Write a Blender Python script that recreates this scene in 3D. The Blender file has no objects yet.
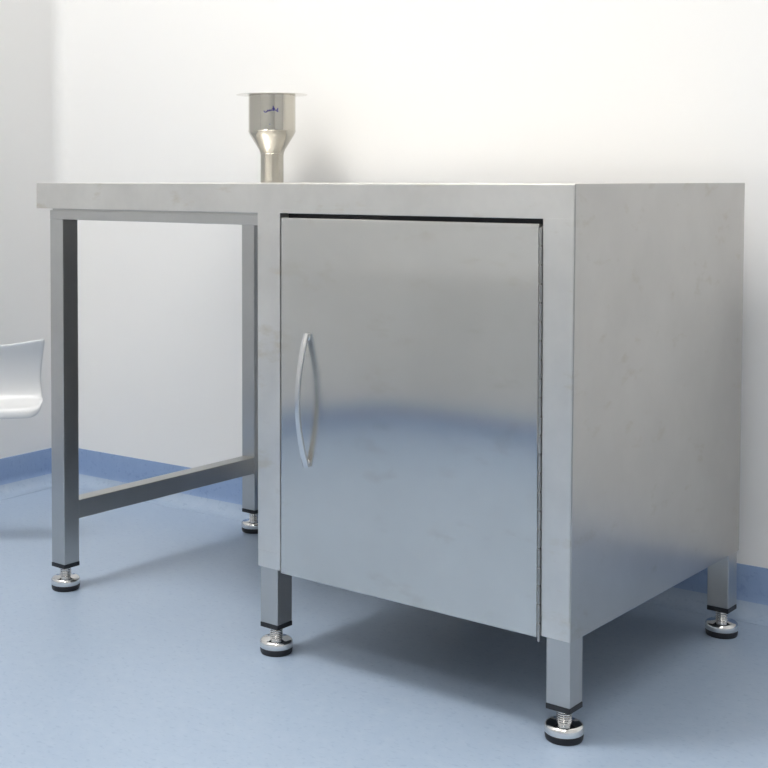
import bpy, bmesh, math, random
from math import radians as R, sin, cos, pi
from mathutils import Vector, Matrix

scene = bpy.context.scene
COL = scene.collection

# ------------------------------------------------------------------ camera
YAW, PITCH, ROLL = 0.69842, 0.0285, -0.00042
CAM = Vector((0.95466, -1.78394, 0.8577))
F = 1327.73
FW0 = Vector((-sin(YAW), cos(YAW), 0)); RT0 = Vector((cos(YAW), sin(YAW), 0)); UP0 = Vector((0, 0, 1))


def make_camera():
    fw = FW0 * cos(PITCH) - UP0 * sin(PITCH)
    up = UP0 * cos(PITCH) + FW0 * sin(PITCH)
    rt = RT0 * cos(ROLL) + up * sin(ROLL)
    up2 = up * cos(ROLL) - RT0 * sin(ROLL)
    cd = bpy.data.cameras.new('camera')
    cd.sensor_fit = 'HORIZONTAL'
    cd.sensor_width = 36.0
    cd.lens = F * 36.0 / 768.0
    cd.shift_x = 89.42 / 768.0
    cd.shift_y = -166.89 / 768.0
    cd.clip_start = 0.02
    co = bpy.data.objects.new('camera', cd)
    COL.objects.link(co)
    m = Matrix((rt, up2, -fw)).transposed().to_4x4()
    m.translation = CAM
    co.matrix_world = m
    scene.camera = co


make_camera()

# ------------------------------------------------------------------ materials


def new_mat(name):
    m = bpy.data.materials.new(name)
    m.use_nodes = True
    nt = m.node_tree
    nt.nodes.clear()
    out = nt.nodes.new('ShaderNodeOutputMaterial')
    b = nt.nodes.new('ShaderNodeBsdfPrincipled')
    nt.links.new(b.outputs[0], out.inputs[0])
    return m, nt, b


def coords(nt, scale=(1, 1, 1)):
    tc = nt.nodes.new('ShaderNodeTexCoord')
    mp = nt.nodes.new('ShaderNodeMapping')
    mp.inputs['Scale'].default_value = scale
    nt.links.new(tc.outputs['Object'], mp.inputs['Vector'])
    return mp.outputs[0]


def noise(nt, vec, scale, detail=3, rough=0.5):
    n = nt.nodes.new('ShaderNodeTexNoise')
    n.inputs['Scale'].default_value = scale
    n.inputs['Detail'].default_value = detail
    n.inputs['Roughness'].default_value = rough
    nt.links.new(vec, n.inputs['Vector'])
    return n.outputs[0]


def ramp(nt, fac, stops):
    r = nt.nodes.new('ShaderNodeValToRGB')
    e = r.color_ramp.elements
    while len(e) < len(stops):
        e.new(0.5)
    for el, (p, c) in zip(e, stops):
        el.position = p
        el.color = (c[0], c[1], c[2], 1) if not isinstance(c, (int, float)) else (c, c, c, 1)
    nt.links.new(fac, r.inputs[0])
    return r.outputs[0]


def mixc(nt, fac, a, b, mode='MIX'):
    m = nt.nodes.new('ShaderNodeMix')
    m.data_type = 'RGBA'
    m.blend_type = mode
    for sock, v in ((m.inputs[0], fac), (m.inputs[6], a), (m.inputs[7], b)):
        if isinstance(v, (int, float)):
            sock.default_value = v
        elif isinstance(v, tuple):
            sock.default_value = (*v, 1)
        else:
            nt.links.new(v, sock)
    return m.outputs[2]


def steel(name, col=(0.60, 0.595, 0.575), rough=0.2, aniso=0.0, brush=None, stain=0.0, smudge=0.12, bump=0.0, spread=0.04):
    m, nt, b = new_mat(name)
    b.inputs['Metallic'].default_value = 1.0
    v = coords(nt)
    # cloudy hand smears over the sheet
    n1 = noise(nt, v, 7.0, 4, 0.6)
    dark = tuple(c * (1 - smudge) for c in col)
    c = mixc(nt, ramp(nt, n1, ((0.35, 0.0), (0.7, 1.0))), dark, col)
    if stain:
        vs = coords(nt, (1.0, 1.0, 2.2))
        n2 = noise(nt, vs, 11.0, 4, 0.6)
        tint = (col[0] * 0.80, col[1] * 0.76, col[2] * 0.68)
        f = ramp(nt, n2, ((0.60, 0.0), (0.72, stain)))
        c = mixc(nt, f, c, tint)
    nt.links.new(c, b.inputs['Base Color'])
    rr = noise(nt, v, 11.0, 3, 0.6)
    mr = nt.nodes.new('ShaderNodeMapRange')
    mr.inputs[3].default_value = rough - spread
    mr.inputs[4].default_value = rough + spread
    nt.links.new(rr, mr.inputs[0])
    nt.links.new(mr.outputs[0], b.inputs['Roughness'])
    if aniso:
        b.inputs['Anisotropic'].default_value = aniso
        tg = nt.nodes.new('ShaderNodeTangent')
        tg.direction_type = 'RADIAL'
        tg.axis = 'Z'
        nt.links.new(tg.outputs[0], b.inputs['Tangent'])
    if brush:
        vb = coords(nt, brush)
        nb = noise(nt, vb, 1.0, 2, 0.5)
        bp = nt.nodes.new('ShaderNodeBump')
        bp.inputs['Strength'].default_value = bump
        bp.inputs['Distance'].default_value = 0.0005
        nt.links.new(nb, bp.inputs['Height'])
        nt.links.new(bp.outputs[0], b.inputs['Normal'])
    return m


def plain(name, col, rough=0.5, metallic=0.0, vary=0.05, scale=20.0, spec=0.5):
    m, nt, b = new_mat(name)
    v = coords(nt)
    n = noise(nt, v, scale, 3)
    dark = tuple(c * (1 - vary) for c in col)
    nt.links.new(mixc(nt, n, dark, col), b.inputs['Base Color'])
    b.inputs['Roughness'].default_value = rough
    b.inputs['Metallic'].default_value = metallic
    b.inputs['Specular IOR Level'].default_value = spec
    return m


def vinyl(name, k=(1, 1, 1)):
    def T(*c):
        return tuple(a * b for a, b in zip(c, k))
    m, nt, b = new_mat(name)
    v = coords(nt)
    big = noise(nt, v, 3.0, 3, 0.55)
    c = mixc(nt, big, T(0.315, 0.405, 0.575), T(0.345, 0.435, 0.605))
    med = noise(nt, v, 38.0, 4, 0.65)
    c = mixc(nt, ramp(nt, med, ((0.45, 0.0), (0.75, 0.55))), c, T(0.39, 0.475, 0.63))
    fl = noise(nt, coords(nt, (1, 1.7, 1)), 85.0, 2, 0.5)
    c = mixc(nt, ramp(nt, fl, ((0.58, 0.0), (0.70, 0.65))), c, T(0.26, 0.345, 0.52))
    nt.links.new(c, b.inputs['Base Color'])
    b.inputs['Roughness'].default_value = 0.33
    b.inputs['Specular IOR Level'].default_value = 0.5
    mr = nt.nodes.new('ShaderNodeMapRange')
    mr.inputs[3].default_value = 0.27
    mr.inputs[4].default_value = 0.40
    nt.links.new(med, mr.inputs[0])
    nt.links.new(mr.outputs[0], b.inputs['Roughness'])
    return m


M = {}
M['door'] = steel('brushed_door_steel', (0.67, 0.66, 0.63), 0.15, 0.95, None, 0.35, 0.06, 0, 0.012)
M['frame'] = steel('brushed_frame_steel', (0.79, 0.772, 0.738), 0.40, 0.3, None, 0.7, 0.12)
M['panel'] = steel('brushed_panel_steel', (0.55, 0.535, 0.51), 0.31, 0.0, None, 0.6, 0.08)
M['top'] = M['frame']
M['tube'] = steel('brushed_tube_steel', (0.56, 0.555, 0.54), 0.32, 0.3, None, 0.0, 0.08)
M['inner'] = steel('dull_darkened_steel', (0.20, 0.198, 0.192), 0.42, 0.0, None, 0.2, 0.10)  # steel darkened to deepen the shade below the top and under the cabinet
M['hinge'] = steel('dull_hinge_steel', (0.46, 0.455, 0.44), 0.35, 0.0, None, 0.0, 0.2)
M['handle'] = steel('satin_handle_steel', (0.72, 0.72, 0.72), 0.22, 0.0, None, 0, 0.05)
M['chrome'] = steel('polished_chrome', (0.80, 0.79, 0.77), 0.10, 0.0, None, 0, 0.05, 0, 0.02)
M['funnel'] = steel('polished_funnel_steel', (0.56, 0.535, 0.475), 0.09, 0.0, None, 0.2, 0.06, 0, 0.03)
M['flange'] = steel('polished_flange_steel', (0.86, 0.85, 0.82), 0.25, 0.0, None, 0, 0.03)
M['rubber'] = plain('black_rubber', (0.012, 0.013, 0.016), 0.45)
M['hole'] = plain('dark_hole', (0.02, 0.02, 0.02), 0.8)
M['ink'] = plain('blue_marker_ink', (0.06, 0.05, 0.28), 0.6)
M['wall'] = plain('white_wall_panel', (0.89, 0.882, 0.868), 0.42, 0, 0.015, 3.0, 0.4)
M['refl_sheet'] = plain('grey_reflection_sheet', (0.72, 0.715, 0.70), 0.5, 0, 0.03, 3.0)
M['ceil'] = plain('white_ceiling_panel', (0.86, 0.86, 0.85), 0.6, 0, 0.01, 3.0)
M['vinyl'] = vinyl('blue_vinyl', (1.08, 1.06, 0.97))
M['cove'] = vinyl('blue_vinyl_shaded', (0.77, 0.85, 0.95))  # floor vinyl with the upright face's shade put into its tint
M['plastic'] = plain('white_moulded_plastic', (0.74, 0.745, 0.75), 0.35, 0, 0.02, 6.0)
M['lampwhite'] = plain('white_lamp_housing', (0.85, 0.85, 0.85), 0.5)

# ------------------------------------------------------------------ helpers


def link(name, bm, mat, parent=None, smooth=False):
    """one mesh object; vertices are given in world space"""
    off = parent.get('_o') if parent else None
    bmesh.ops.recalc_face_normals(bm, faces=bm.faces)
    if off is not None:
        bmesh.ops.translate(bm, verts=bm.verts, vec=-Vector(off))
    me = bpy.data.meshes.new(name)
    bm.to_mesh(me)
    bm.free()
    me.materials.append(mat)
    if smooth:
        for p in me.polygons:
            p.use_smooth = True
        me.set_sharp_from_angle(angle=R(smooth if smooth is not True else 35))
    o = bpy.data.objects.new(name, me)
    COL.objects.link(o)
    if parent:
        o.parent = parent
        o['_o'] = off
    return o


def thing(name, label, cat, loc, group=None):
    o = bpy.data.objects.new(name, None)
    o.empty_display_size = 0.05
    o.location = loc
    COL.objects.link(o)
    o['label'] = label
    o['category'] = cat
    if group:
        o['group'] = group
    o['_o'] = tuple(loc)
    return o


def structure(name, bm, mat, smooth=False):
    o = link(name, bm, mat, None, smooth)
    o['kind'] = 'structure'
    return o


def box(bm, x0, x1, y0, y1, z0, z1, bev=0.0, seg=2):
    vs = [bm.verts.new((x, y, z)) for x in (x0, x1) for y in (y0, y1) for z in (z0, z1)]
    fs = []
    for a in ((0, 1, 3, 2), (4, 6, 7, 5), (0, 4, 5, 1), (2, 3, 7, 6), (0, 2, 6, 4), (1, 5, 7, 3)):
        fs.append(bm.faces.new([vs[i] for i in a]))
    if bev:
        es = set()
        for f in fs:
            es.update(f.edges)
        bmesh.ops.recalc_face_normals(bm, faces=fs)
        bmesh.ops.bevel(bm, geom=list(es), offset=bev, segments=seg, profile=0.5, affect='EDGES')


def lathe(bm, prof, cx, cy, n=48, cap=True):
    rings = []
    for r, z in prof:
        if r < 1e-6:
            rings.append([bm.verts.new((cx, cy, z))])
        else:
            rings.append([bm.verts.new((cx + r * cos(2 * pi * k / n), cy + r * sin(2 * pi * k / n), z)) for k in range(n)])
    for a, b in zip(rings, rings[1:]):
        for k in range(n):
            k2 = (k + 1) % n
            if len(a) == 1 and len(b) == 1:
                continue
            if len(a) == 1:
                bm.faces.new((a[0], b[k], b[k2]))
            elif len(b) == 1:
                bm.faces.new((a[k], a[k2], b[0]))
            else:
                bm.faces.new((a[k], a[k2], b[k2], b[k]))
    if cap:
        for rg in (rings[0], rings[-1]):
            if len(rg) > 1:
                bm.faces.new(rg)


def tube(bm, pts, r, n=8):
    rings = []
    for i, p in enumerate(pts):
        p = Vector(p)
        t = (Vector(pts[min(i + 1, len(pts) - 1)]) - Vector(pts[max(i - 1, 0)])).normalized()
        u = t.orthogonal().normalized() if i == 0 else (rings_u - t * rings_u.dot(t)).normalized()
        rings_u = u
        w = t.cross(u)
        rings.append([bm.verts.new(p + r * (cos(2 * pi * k / n) * u + sin(2 * pi * k / n) * w)) for k in range(n)])
    for a, b in zip(rings, rings[1:]):
        for k in range(n):
            bm.faces.new((a[k], a[(k + 1) % n], b[(k + 1) % n], b[k]))
    bm.faces.new(rings[0])
    bm.faces.new(rings[-1])


# ------------------------------------------------------------------ the room
HC = 0.099            # height of the coved skirting
CEIL = 4.4
TA = 0.05             # the back wall runs slightly askew to the table
u_b = Vector((1, TA, 0)).normalized()          # along the back wall
n_b = Vector((-TA, 1, 0)).normalized()         # out through the back wall
P_BL = Vector((-1.9757, 0.77519 - TA * 1.9757, 0))   # back left corner


def wpt(a, b):
    """a metres along the back wall from the corner, b metres into the room"""
    return P_BL + u_b * a - n_b * b


RB = 0.035
A_R = 6.2             # right wall
B_F = 2.60            # front wall at the left
A_J = 2.15            # where the front wall steps back (the doorway the camera stands in)
B_F2 = 4.6


def rounded_run(bm, z0, z1, off=0.0):
    pass


def wall_strip(p, q, z0, z1, th, side):
    """a wall slab from p to q, thickness th away from the room"""
    bm = bmesh.new()
    s = side * th
    c = [p, q, q + s, p + s]
    lo = [bm.verts.new((v.x, v.y, z0)) for v in c]
    hi = [bm.verts.new((v.x, v.y, z1)) for v in c]
    bm.faces.new(lo)
    bm.faces.new(hi)
    for k in range(4):
        bm.faces.new((lo[k], lo[(k + 1) % 4], hi[(k + 1) % 4], hi[k]))
    return bm


def corner_wall():
    """back wall with the rounded cove that turns into the left wall"""
    bm = bmesh.new()
    th = 0.08
    inner = [wpt(A_R, 0)]
    for k in range(9):
        a = k / 8 * pi / 2
        inner.append(wpt(RB - RB * sin(a), RB - RB * cos(a)))
    outer = [wpt(A_R, -th), wpt(-th, -th), wpt(-th, RB)]
    pts = inner + outer[::-1]
    lo = [bm.verts.new((v.x, v.y, 0)) for v in pts]
    hi = [bm.verts.new((v.x, v.y, CEIL)) for v in pts]
    bm.faces.new(lo)
    bm.faces.new(hi)
    n = len(pts)
    for k in range(n):
        bm.faces.new((lo[k], lo[(k + 1) % n], hi[(k + 1) % n], hi[k]))
    return bm


structure('wall_back', corner_wall(), M['wall'], 30)
structure('wall_left', wall_strip(wpt(0, RB), wpt(0, B_F), 0, CEIL, 0.08, -u_b), M['wall'])
structure('wall_right', wall_strip(wpt(A_R, 0), wpt(A_R, B_F2), 0, CEIL, 0.08, u_b), M['wall'])
structure('wall_front', wall_strip(wpt(-0.08, B_F), wpt(A_J, B_F), 0, CEIL, 0.08, -n_b), M['wall'])
structure('wall_return', wall_strip(wpt(A_J, B_F + 0.08), wpt(A_J, B_F2), 0, CEIL, 0.08, -u_b), M['wall'])
structure('wall_rear', wall_strip(wpt(A_J - 0.08, B_F2), wpt(A_R + 0.08, B_F2), 0, CEIL, 0.08, -n_b), M['wall'])


def slab(z0, z1):
    bm = bmesh.new()
    pts = [wpt(-.08, -.08), wpt(A_R + .08, -.08), wpt(A_R + .08, B_F2 + .08), wpt(-.08, B_F2 + .08)]
    lo = [bm.verts.new((v.x, v.y, z0)) for v in pts]
    hi = [bm.verts.new((v.x, v.y, z1)) for v in pts]
    bm.faces.new(lo)
    bm.faces.new(hi)
    for k in range(4):
        bm.faces.new((lo[k], lo[(k + 1) % 4], hi[(k + 1) % 4], hi[k]))
    return bm


structure('floor', slab(-0.05, 0), M['vinyl'])
structure('ceiling', slab(CEIL, CEIL + 0.05), M['ceil'])

# the vinyl floor sweeps up the walls as a coved skirting
RC = 0.045
COVE = [(0.0, HC), (0.0025, HC), (0.0032, HC - 0.002)]
for k in range(9):
    a = k / 8 * pi / 2
    COVE.append((0.0032 + RC - RC * cos(a), 0.0006 + RC - RC * sin(a)))
COVE.append((0.0032 + RC, 0.0))
COVE.append((0.0, 0.0))


def sweep_cove(path):
    """path: list of (point on the wall foot, inward direction)"""
    bm = bmesh.new()
    rows = [[bm.verts.new((p.x + d.x * b, p.y + d.y * b, z)) for b, z in COVE] for p, d in path]
    for r0, r1 in zip(rows, rows[1:]):
        for k in range(len(COVE) - 1):
            bm.faces.new((r0[k], r1[k], r1[k + 1], r0[k + 1]))
    bm.faces.new(rows[0])
    bm.faces.new(rows[-1])
    return bm


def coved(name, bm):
    # same vinyl: shade painted into the upper band, floor colour on the curve
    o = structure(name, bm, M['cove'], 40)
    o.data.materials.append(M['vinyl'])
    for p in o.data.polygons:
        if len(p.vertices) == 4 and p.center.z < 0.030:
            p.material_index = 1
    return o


pb = [(wpt(A_R, 0), -n_b), (wpt(RB, 0), -n_b)]
for k in range(1, 9):
    a = k / 8 * pi / 2
    pb.append((wpt(RB - RB * sin(a), RB - RB * cos(a)), (-n_b * cos(a) + u_b * sin(a))))
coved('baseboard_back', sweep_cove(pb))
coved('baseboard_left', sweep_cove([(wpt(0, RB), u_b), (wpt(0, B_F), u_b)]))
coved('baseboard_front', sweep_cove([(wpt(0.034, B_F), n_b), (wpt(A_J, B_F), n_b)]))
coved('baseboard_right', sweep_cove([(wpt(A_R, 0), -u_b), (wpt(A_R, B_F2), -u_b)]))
# unseen grey sheet added on the front wall to darken the door's reflection
structure('reflection_sheet_1', wall_strip(wpt(0.004, B_F - 0.006), wpt(A_J, B_F - 0.006), HC + 0.001, 0.545, 0.006, -n_b), M['refl_sheet'])

# ------------------------------------------------------------------ the worktable
H = 0.85
D = 0.656
W = 1.25
WC = 0.630
ZB = 0.1586
LW = 0.0405
LI = 0.0033
AP = 0.0525
X0 = -W + 0.0395
DR, DL = -0.0580, -0.5752          # door right / left
GR, GL = -0.0510, -0.5770          # opening right / left
DT = 0.7898

tb = thing('worktable', 'brushed stainless steel worktable with open left end and one-door cabinet on the right',
           'table', (-W / 2, D / 2, 0))

def rake(bm):
    # the right end of the bench leans out a few millimetres towards its top
    for v in bm.verts:
        if v.co.x > -0.03:
            v.co.x += 0.0042 * (v.co.z - 0.30) / 0.55


bm = bmesh.new()
box(bm, -W, -0.0022, 0, D, H - AP, H, 0.0009, 2)
rake(bm)
link('tabletop', bm, M['top'], tb)

bm = bmesh.new()
box(bm, -0.0021, 0.0, 0.0004, D, ZB, H + 0.0008, 0.0007, 2)
rake(bm)
sp = link('side_panel', bm, M['panel'], tb)
bm = bmesh.new()
tmp = bmesh.ops.create_cone(bm, cap_ends=True, segments=16, radius1=0.0016, radius2=0.0016, depth=0.0008,
                            matrix=Matrix.Translation((0.0004, 0.318, 0.4935)) @ Matrix.Rotation(pi / 2, 4, 'Y'))
link('rivet_hole', bm, M['hole'], sp)

# face frame of the cabinet: two posts and the lower rail welded between them
bm = bmesh.new()
box(bm, -WC, GL, -0.0001, 0.04, 0.189, H - AP + 0.0012, 0.0004, 1)
link('frame_post', bm, M['frame'], tb)
bm = bmesh.new()
box(bm, GR, -0.0022, -0.0001, 0.04, 0.189, H - AP + 0.0012, 0.0004, 1)
rake(bm)
link('frame_post', bm, M['frame'], tb)
bm = bmesh.new()
box(bm, -WC, GL, 0.0, 0.04, ZB, 0.1893, 0.0012, 2)
box(bm, GR, -0.0022, 0.0, 0.04, ZB, 0.1893, 0.0012, 2)
box(bm, GL - 0.004, GR + 0.004, 0.024, 0.04, ZB + 0.001, 0.188, 0.0)
link('bottom_rail', bm, M['frame'], tb)
bm = bmesh.new()
box(bm, GL - 0.004, GR + 0.004, 0.024, 0.04, 0.758, H - AP, 0.0)
link('door_stop', bm, M['rubber'], tb)
bm = bmesh.new()
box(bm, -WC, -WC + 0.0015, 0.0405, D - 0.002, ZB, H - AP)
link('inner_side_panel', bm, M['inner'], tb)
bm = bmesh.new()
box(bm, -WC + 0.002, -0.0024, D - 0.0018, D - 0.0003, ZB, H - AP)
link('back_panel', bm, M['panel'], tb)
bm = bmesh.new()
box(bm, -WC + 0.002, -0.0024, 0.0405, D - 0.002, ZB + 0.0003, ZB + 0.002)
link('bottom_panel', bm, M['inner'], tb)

# door: a folded sheet that leans a few millimetres proud at its foot
def lean(bm):
    for v in bm.verts:
        v.co.y -= 0.0010 * (DT - v.co.z) / (DT - 0.155)


bm = bmesh.new()
box(bm, DL, DR, 0.0, 0.019, 0.1548, DT, 0.0019, 3)
lean(bm)
door = link('door', bm, M['door'], tb)

# bow handle
bm = bmesh.new()
HX, HT, HB = -0.5135, 0.5885, 0.3555
N = 40
rows = []
for i in range(N + 1):
    t = i / N
    z = HT + (HB - HT) * t
    y = -0.0005 - 0.0235 * sin(pi * t) ** 0.95
    dz = (HB - HT)
    dy = -0.0235 * pi * cos(pi * t)
    tan = Vector((0, dy, dz)).normalized()
    nrm = Vector((0, tan.z, -tan.y))          # outward
    if nrm.y > 0:
        nrm = -nrm
    hw = 0.0060 - 0.0014 * sin(pi * t)
    th = 0.0034
    ring = []
    for (a, b) in ((-1, -.5), (-.75, -1), (.75, -1), (1, -.5), (1, .5), (.75, 1), (-.75, 1), (-1, .5)):
        p = Vector((HX, y, z)) + Vector((1, 0, 0)) * a * hw - nrm * b * th + Vector((0, -0.003, 0))
        ring.append(bm.verts.new(p))
    rows.append(ring)
for a, b in zip(rows, rows[1:]):
    for k in range(8):
        bm.faces.new((a[k], a[(k + 1) % 8], b[(k + 1) % 8], b[k]))
bm.faces.new(rows[0])
bm.faces.new(rows[-1])
# the two feet standing on the door
box(bm, HX - 0.0055, HX + 0.0055, -0.003, 0.004, HT - 0.012, HT, 0.001, 1)
box(bm, HX - 0.0055, HX + 0.0055, -0.003, 0.004, HB, HB + 0.012, 0.001, 1)
lean(bm)
link('handle', bm, M['handle'], door, 50)

# piano hinge: a long run of knuckles round one pin
bm = bmesh.new()
HGX, HGY = -0.0541, -0.0010
nk = 22
z0, z1 = 0.1495, 0.785
for k in range(nk):
    a = z0 + (z1 - z0) * k / nk + 0.0015
    b = z0 + (z1 - z0) * (k + 1) / nk - 0.0015
    lathe(bm, ((0.0, a), (0.0019, a), (0.0024, a + .0004), (0.0024, b - .0004), (0.0019, b), (0.0, b)), HGX, HGY, 12)
lathe(bm, ((0.0, z0), (0.0009, z0), (0.0009, z1), (0, z1)), HGX, HGY, 10)
box(bm, DR - 0.001, HGX, 0.0120, 0.0132, z0 + 0.006, z1)
lean(bm)
link('hinge', bm, M['hinge'], door, 40)


def make_leg(x, y, top):
    bm = bmesh.new()
    box(bm, x, x + LW, y, y + LW, 0.0565, top, 0.0014, 3)
    lg = link('leg', bm, M['tube'], tb)
    bm = bmesh.new()
    box(bm, x - 0.0004, x + LW + 0.0004, y - 0.0004, y + LW + 0.0004, 0.0478, 0.0565, 0.001, 2)
    link('end_cap', bm, M['rubber'], lg)
    cx, cy = x + LW / 2, y + LW / 2
    bm = bmesh.new()
    prof = [(0.0, 0.018), (0.0110, 0.018), (0.0110, 0.0255)]
    z = 0.0258
    while z < 0.0460:
        prof += [(0.0118, z + 0.0008), (0.0118, z + 0.0020), (0.0108, z + 0.0029)]
        z += 0.0033
    prof += [(0.0108, 0.0478), (0.0, 0.0478)]
    lathe(bm, prof, cx, cy, 32, False)
    link('threaded_stem', bm, M['chrome'], lg, 40)
    bm = bmesh.new()
    lathe(bm, ((0.0, 0.0275), (0.0135, 0.0275), (0.0150, 0.0268), (0.024, 0.0258), (0.0272, 0.0249), (0.0294, 0.0228), (0.0304, 0.0200),
               (0.0304, 0.0135), (0.0298, 0.0115), (0.0286, 0.0108), (0.0, 0.0108)), cx, cy, 48, False)
    link('foot_disc', bm, M['chrome'], lg, 50)
    bm = bmesh.new()
    lathe(bm, ((0.0, 0.0109), (0.0292, 0.0109), (0.0296, 0.008), (0.0288, 0.0022), (0.0276, 0.0), (0.0, 0.0)), cx, cy, 48, False)
    link('foot_pad', bm, M['rubber'], lg, 50)
    return lg


YB = D - LI - LW
YL = 0.5955
RT_, RB_ = 0.7937, 0.7750          # thin rail under the top
make_leg(X0, LI, RB_)
make_leg(X0, YL, RB_)
make_leg(-WC + LI, LI, ZB)
make_leg(-LI - LW, LI, ZB)
make_leg(-LI - LW, YB, ZB)
make_leg(-WC + LI, YB, ZB)

bm = bmesh.new()
box(bm, X0, -WC - 0.0002, LI, LI + LW, RB_, RT_, 0.001, 2)
box(bm, X0 + 0.0015, -WC - 0.0002, LI + 0.006, LI + LW, RT_, H - AP, 0.0)
link('top_rail', bm, M['tube'], tb)
bm = bmesh.new()
box(bm, X0, -WC - 0.0002, YL, YL + LW, RB_, H - AP, 0.001, 2)
link('top_rail', bm, M['tube'], tb)
bm = bmesh.new()
box(bm, X0, X0 + LW, LI + LW + 0.0002, YL - 0.0002, RB_, H - AP, 0.001, 2)
link('top_rail', bm, M['tube'], tb)
bm = bmesh.new()
box(bm, X0 + 0.004, X0 + LW - 0.0008, LI + LW, YL, 0.1465, 0.1857, 0.0014, 3)
link('stretcher', bm, M['tube'], tb)

# ------------------------------------------------------------------ drain funnel standing on the table
def funnel():
    y = 0.56
    fx, fy = -1.0820, y
    k = 1.0
    f = thing('drain_funnel', 'polished steel drain funnel with wide thin rim standing on the tabletop', 'funnel', (fx, fy, H))
    s = 0.0549
    rs = 0.0270
    zf = 1.0535
    zc1, zc0 = 0.966, 0.929
    prof = [(0.0, H), (rs, H), (rs, zc0 - 0.012)]
    # stem swells into the shoulder, then the cup
    for i in range(1, 8):
        t = i / 8
        prof.append((rs + (s - rs) * t, zc0 - 0.008 + (zc1 - zc0 + 0.008) * t))
    prof += [(s * 0.992, zc1 + 0.001), (s, zc1 + 0.006), (s, zc1 + 0.012), (s, zf - 0.002), (s, zf),
             (s - 0.0015, zf), (s - 0.0015, zc1 + 0.006), (rs - 0.0015, zc0), (rs - 0.0015, zc0 - 0.02), (0, zc0 - 0.02)]
    bm = bmesh.new()
    lathe(bm, prof, fx, fy, 64, False)
    body = link('body', bm, M['funnel'], f, 30)
    bm = bmesh.new()
    lathe(bm, ((s - 0.001, zf), (0.0826, zf + 0.0004), (0.0832, zf + 0.0010), (0.0826, zf + 0.0016), (s - 0.001, zf + 0.0020), (s - 0.001, zf)), fx, fy, 72, False)
    link('rim', bm, M['flange'], f, 40)
    # weld beads
    for zz, rr in ((zc1 + 0.004, s + 0.0001), (zc0 - 0.012, rs + 0.0001)):
        bm = bmesh.new()
        prof = [(rr + 0.0011 * cos(a) - 0.0003, zz + 0.0016 * sin(a)) for a in [2 * pi * q / 8 for q in range(8)]]
        lathe(bm, prof + [prof[0]], fx, fy, 64, False)
        link('weld_bead', bm, M['funnel'], f, 60)
    # hand-written blue marker scrawl on the front of the cup
    to = Vector((CAM.x - fx, CAM.y - fy, 0)).normalized()
    base = math.atan2(to.y, to.x)

    def on(px, py):
        # px, py : position on the cup in the photo's scrawl, metres sideways / height
        a = base + math.asin(max(-0.95, min(0.95, px / s)))
        return (fx + (s + 0.0003) * cos(a), fy + (s + 0.0003) * sin(a), py)
    sc = 0.0025
    strokes = [
        [(-9.6, -.2), (-9.0, -1.5), (-7.6, -1.6), (-6.4, -.6), (-6.0, .6), (-5.6, -.4), (-4.6, -.5), (-4.2, .9), (-3.8, .0), (-2.8, .0), (-2.3, 1.0),
         (-1.8, .2), (-.6, .2), (.0, 1.6), (.5, .4), (1.5, .2), (2.2, .2), (2.9, .9), (3.2, 2.2)],
        [(-1.2, 4.2), (-.9, 2.6), (-.8, .6), (-.6, -.4)],
        [(2.1, -.6), (3.1, -.9), (3.5, -.1)],
        [(-2.0, 1.9), (-1.3, 1.6), (-.4, 2.1), (.5, 1.8)],
    ]
    bm = bmesh.new()
    for st in strokes:
        tube(bm, [on((px + 2.2) * sc, 1.0155 + py * sc) for px, py in st], 0.0012, 6)
    link('marker_scrawl', bm, M['ink'], body, 60)
    bm = bmesh.new()
    for st in ([(-4.6, -9.4), (-4.2, -9.2), (-3.9, -9.7)],):
        tube(bm, [on((px + 2.2) * sc, 1.0155 + py * sc * 1.35) for px, py in st], 0.0009, 6)
    link('marker_dot', bm, M['ink'], body, 60)


funnel()

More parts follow.
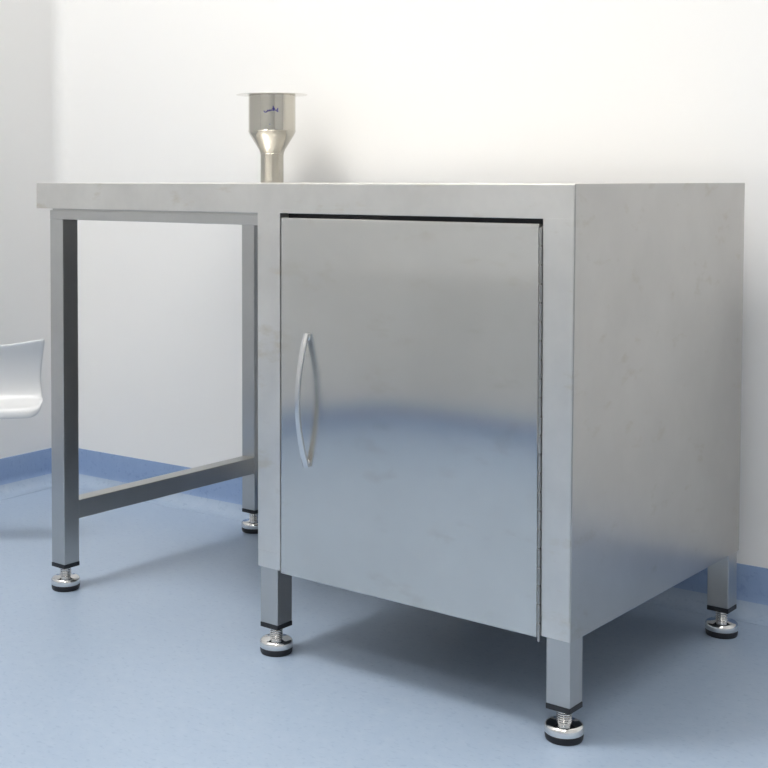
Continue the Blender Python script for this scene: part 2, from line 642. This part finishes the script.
# ------------------------------------------------------------------ white moulded seat at the left edge
def chair():
    c0 = CAM + FW0 * 3.09 + RT0 * (-0.790)
    c = thing('pedestal_chair', 'white moulded plastic low chair left of the worktable, mostly cut off by the picture edge', 'chair', (c0.x, c0.y, 0))
    fwd = -FW0         # the seat faces the camera
    side = RT0
    # (towards the camera, height, half width) from the top of the low back to the front lip
    prof = [(-0.006, 0.479, .207), (-0.014, 0.458, .203), (-0.020, 0.436, .199), (-0.024, 0.415, .195), (-0.026, 0.396, .193),
            (-0.026, 0.379, .193), (-0.024, 0.364, .1945), (-0.020, 0.352, .1965), (-0.013, 0.342, .1985), (-0.002, 0.334, .2005),
            (0.012, 0.329, .2020), (0.024, 0.325, .2030), (0.031, 0.317, .2030), (0.032, 0.302, .2020)]
    n = 56
    bm = bmesh.new()
    rows = []
    for i, (f, z, w) in enumerate(prof):
        row = []
        for k in range(n + 1):
            q = -1 + 2 * k / n
            e = abs(q) ** 3
            top = max(0.0, 1 - i / 3)
            dz = 0.004 * e + top * 0.016 * (q * q - 0.75)
            df = 0.0
            if i >= 9:       # rounded lower front corners
                c_ = max(0.0, abs(q) - 0.84) / 0.16
                dz += 0.020 * (1 - math.sqrt(max(0.0, 1 - c_ * c_))) * (i - 8) / 5
                df -= 0.012 * c_ ** 2
            p = Vector((c0.x, c0.y, 0)) + fwd * (f + df) + side * (w * q)
            p.z = z + dz
            row.append(bm.verts.new(p))
        rows.append(row)
    for a, b in zip(rows, rows[1:]):
        for k in range(n):
            bm.faces.new((a[k], a[k + 1], b[k + 1], b[k]))
    s = link('seat_shell', bm, M['plastic'], c, True)
    md = s.modifiers.new('thick', 'SOLIDIFY')
    md.thickness = 0.006
    md.offset = 0
    md = s.modifiers.new('smooth', 'SUBSURF')
    md.levels = 1
    md.render_levels = 2
    bm = bmesh.new()
    lathe(bm, ((0, 0.352), (0.05, 0.352), (0.05, 0.345), (0.022, 0.335), (0.022, 0.02), (0, 0.02)), c0.x, c0.y, 32, False)
    link('pedestal', bm, M['chrome'], c, 40)
    bm = bmesh.new()
    lathe(bm, ((0, 0.024), (0.03, 0.024), (0.085, 0.010), (0.09, 0.006), (0.09, 0), (0, 0)), c0.x, c0.y, 40, False)
    link('base_plate', bm, M['chrome'], c, 40)


chair()

# ------------------------------------------------------------------ ceiling lights and an added fill
def lamp(x, y, sx, sy, w, col=(1, 0.985, 0.96)):
    ld = bpy.data.lights.new('ceiling_or_fill_light', 'AREA')
    ld.shape = 'RECTANGLE'
    ld.size = sx
    ld.size_y = sy
    ld.energy = w
    ld.color = col
    o = bpy.data.objects.new('ceiling_or_fill_light', ld)
    o.location = (x, y, CEIL - 0.006)
    COL.objects.link(o)


lamp(0.75, -1.10, 0.25, 1.3, 22, (1, 0.97, 0.93))
lamp(-1.42, -1.30, 0.6, 1.0, 113)
lamp(1.7, -3.5, 1.2, 0.6, 60)  # added fill, unseen at the rear right, brightens the whole room

w = bpy.data.worlds.new('world')
w.use_nodes = True
w.node_tree.nodes['Background'].inputs[0].default_value = (0.8, 0.85, 0.9, 1)
w.node_tree.nodes['Background'].inputs[1].default_value = 0.0
scene.world = w

scene.view_settings.view_transform = 'Standard'
scene.view_settings.look = 'None'
scene.view_settings.gamma = 1
scene.view_settings.use_curve_mapping = False
scene.view_settings.exposure = -0.6
scene.cycles.use_denoising = True
scene.cycles.max_bounces = 10
scene.cycles.diffuse_bounces = 6
scene.cycles.glossy_bounces = 6

for o in bpy.data.objects:
    if '_o' in o:
        del o['_o']
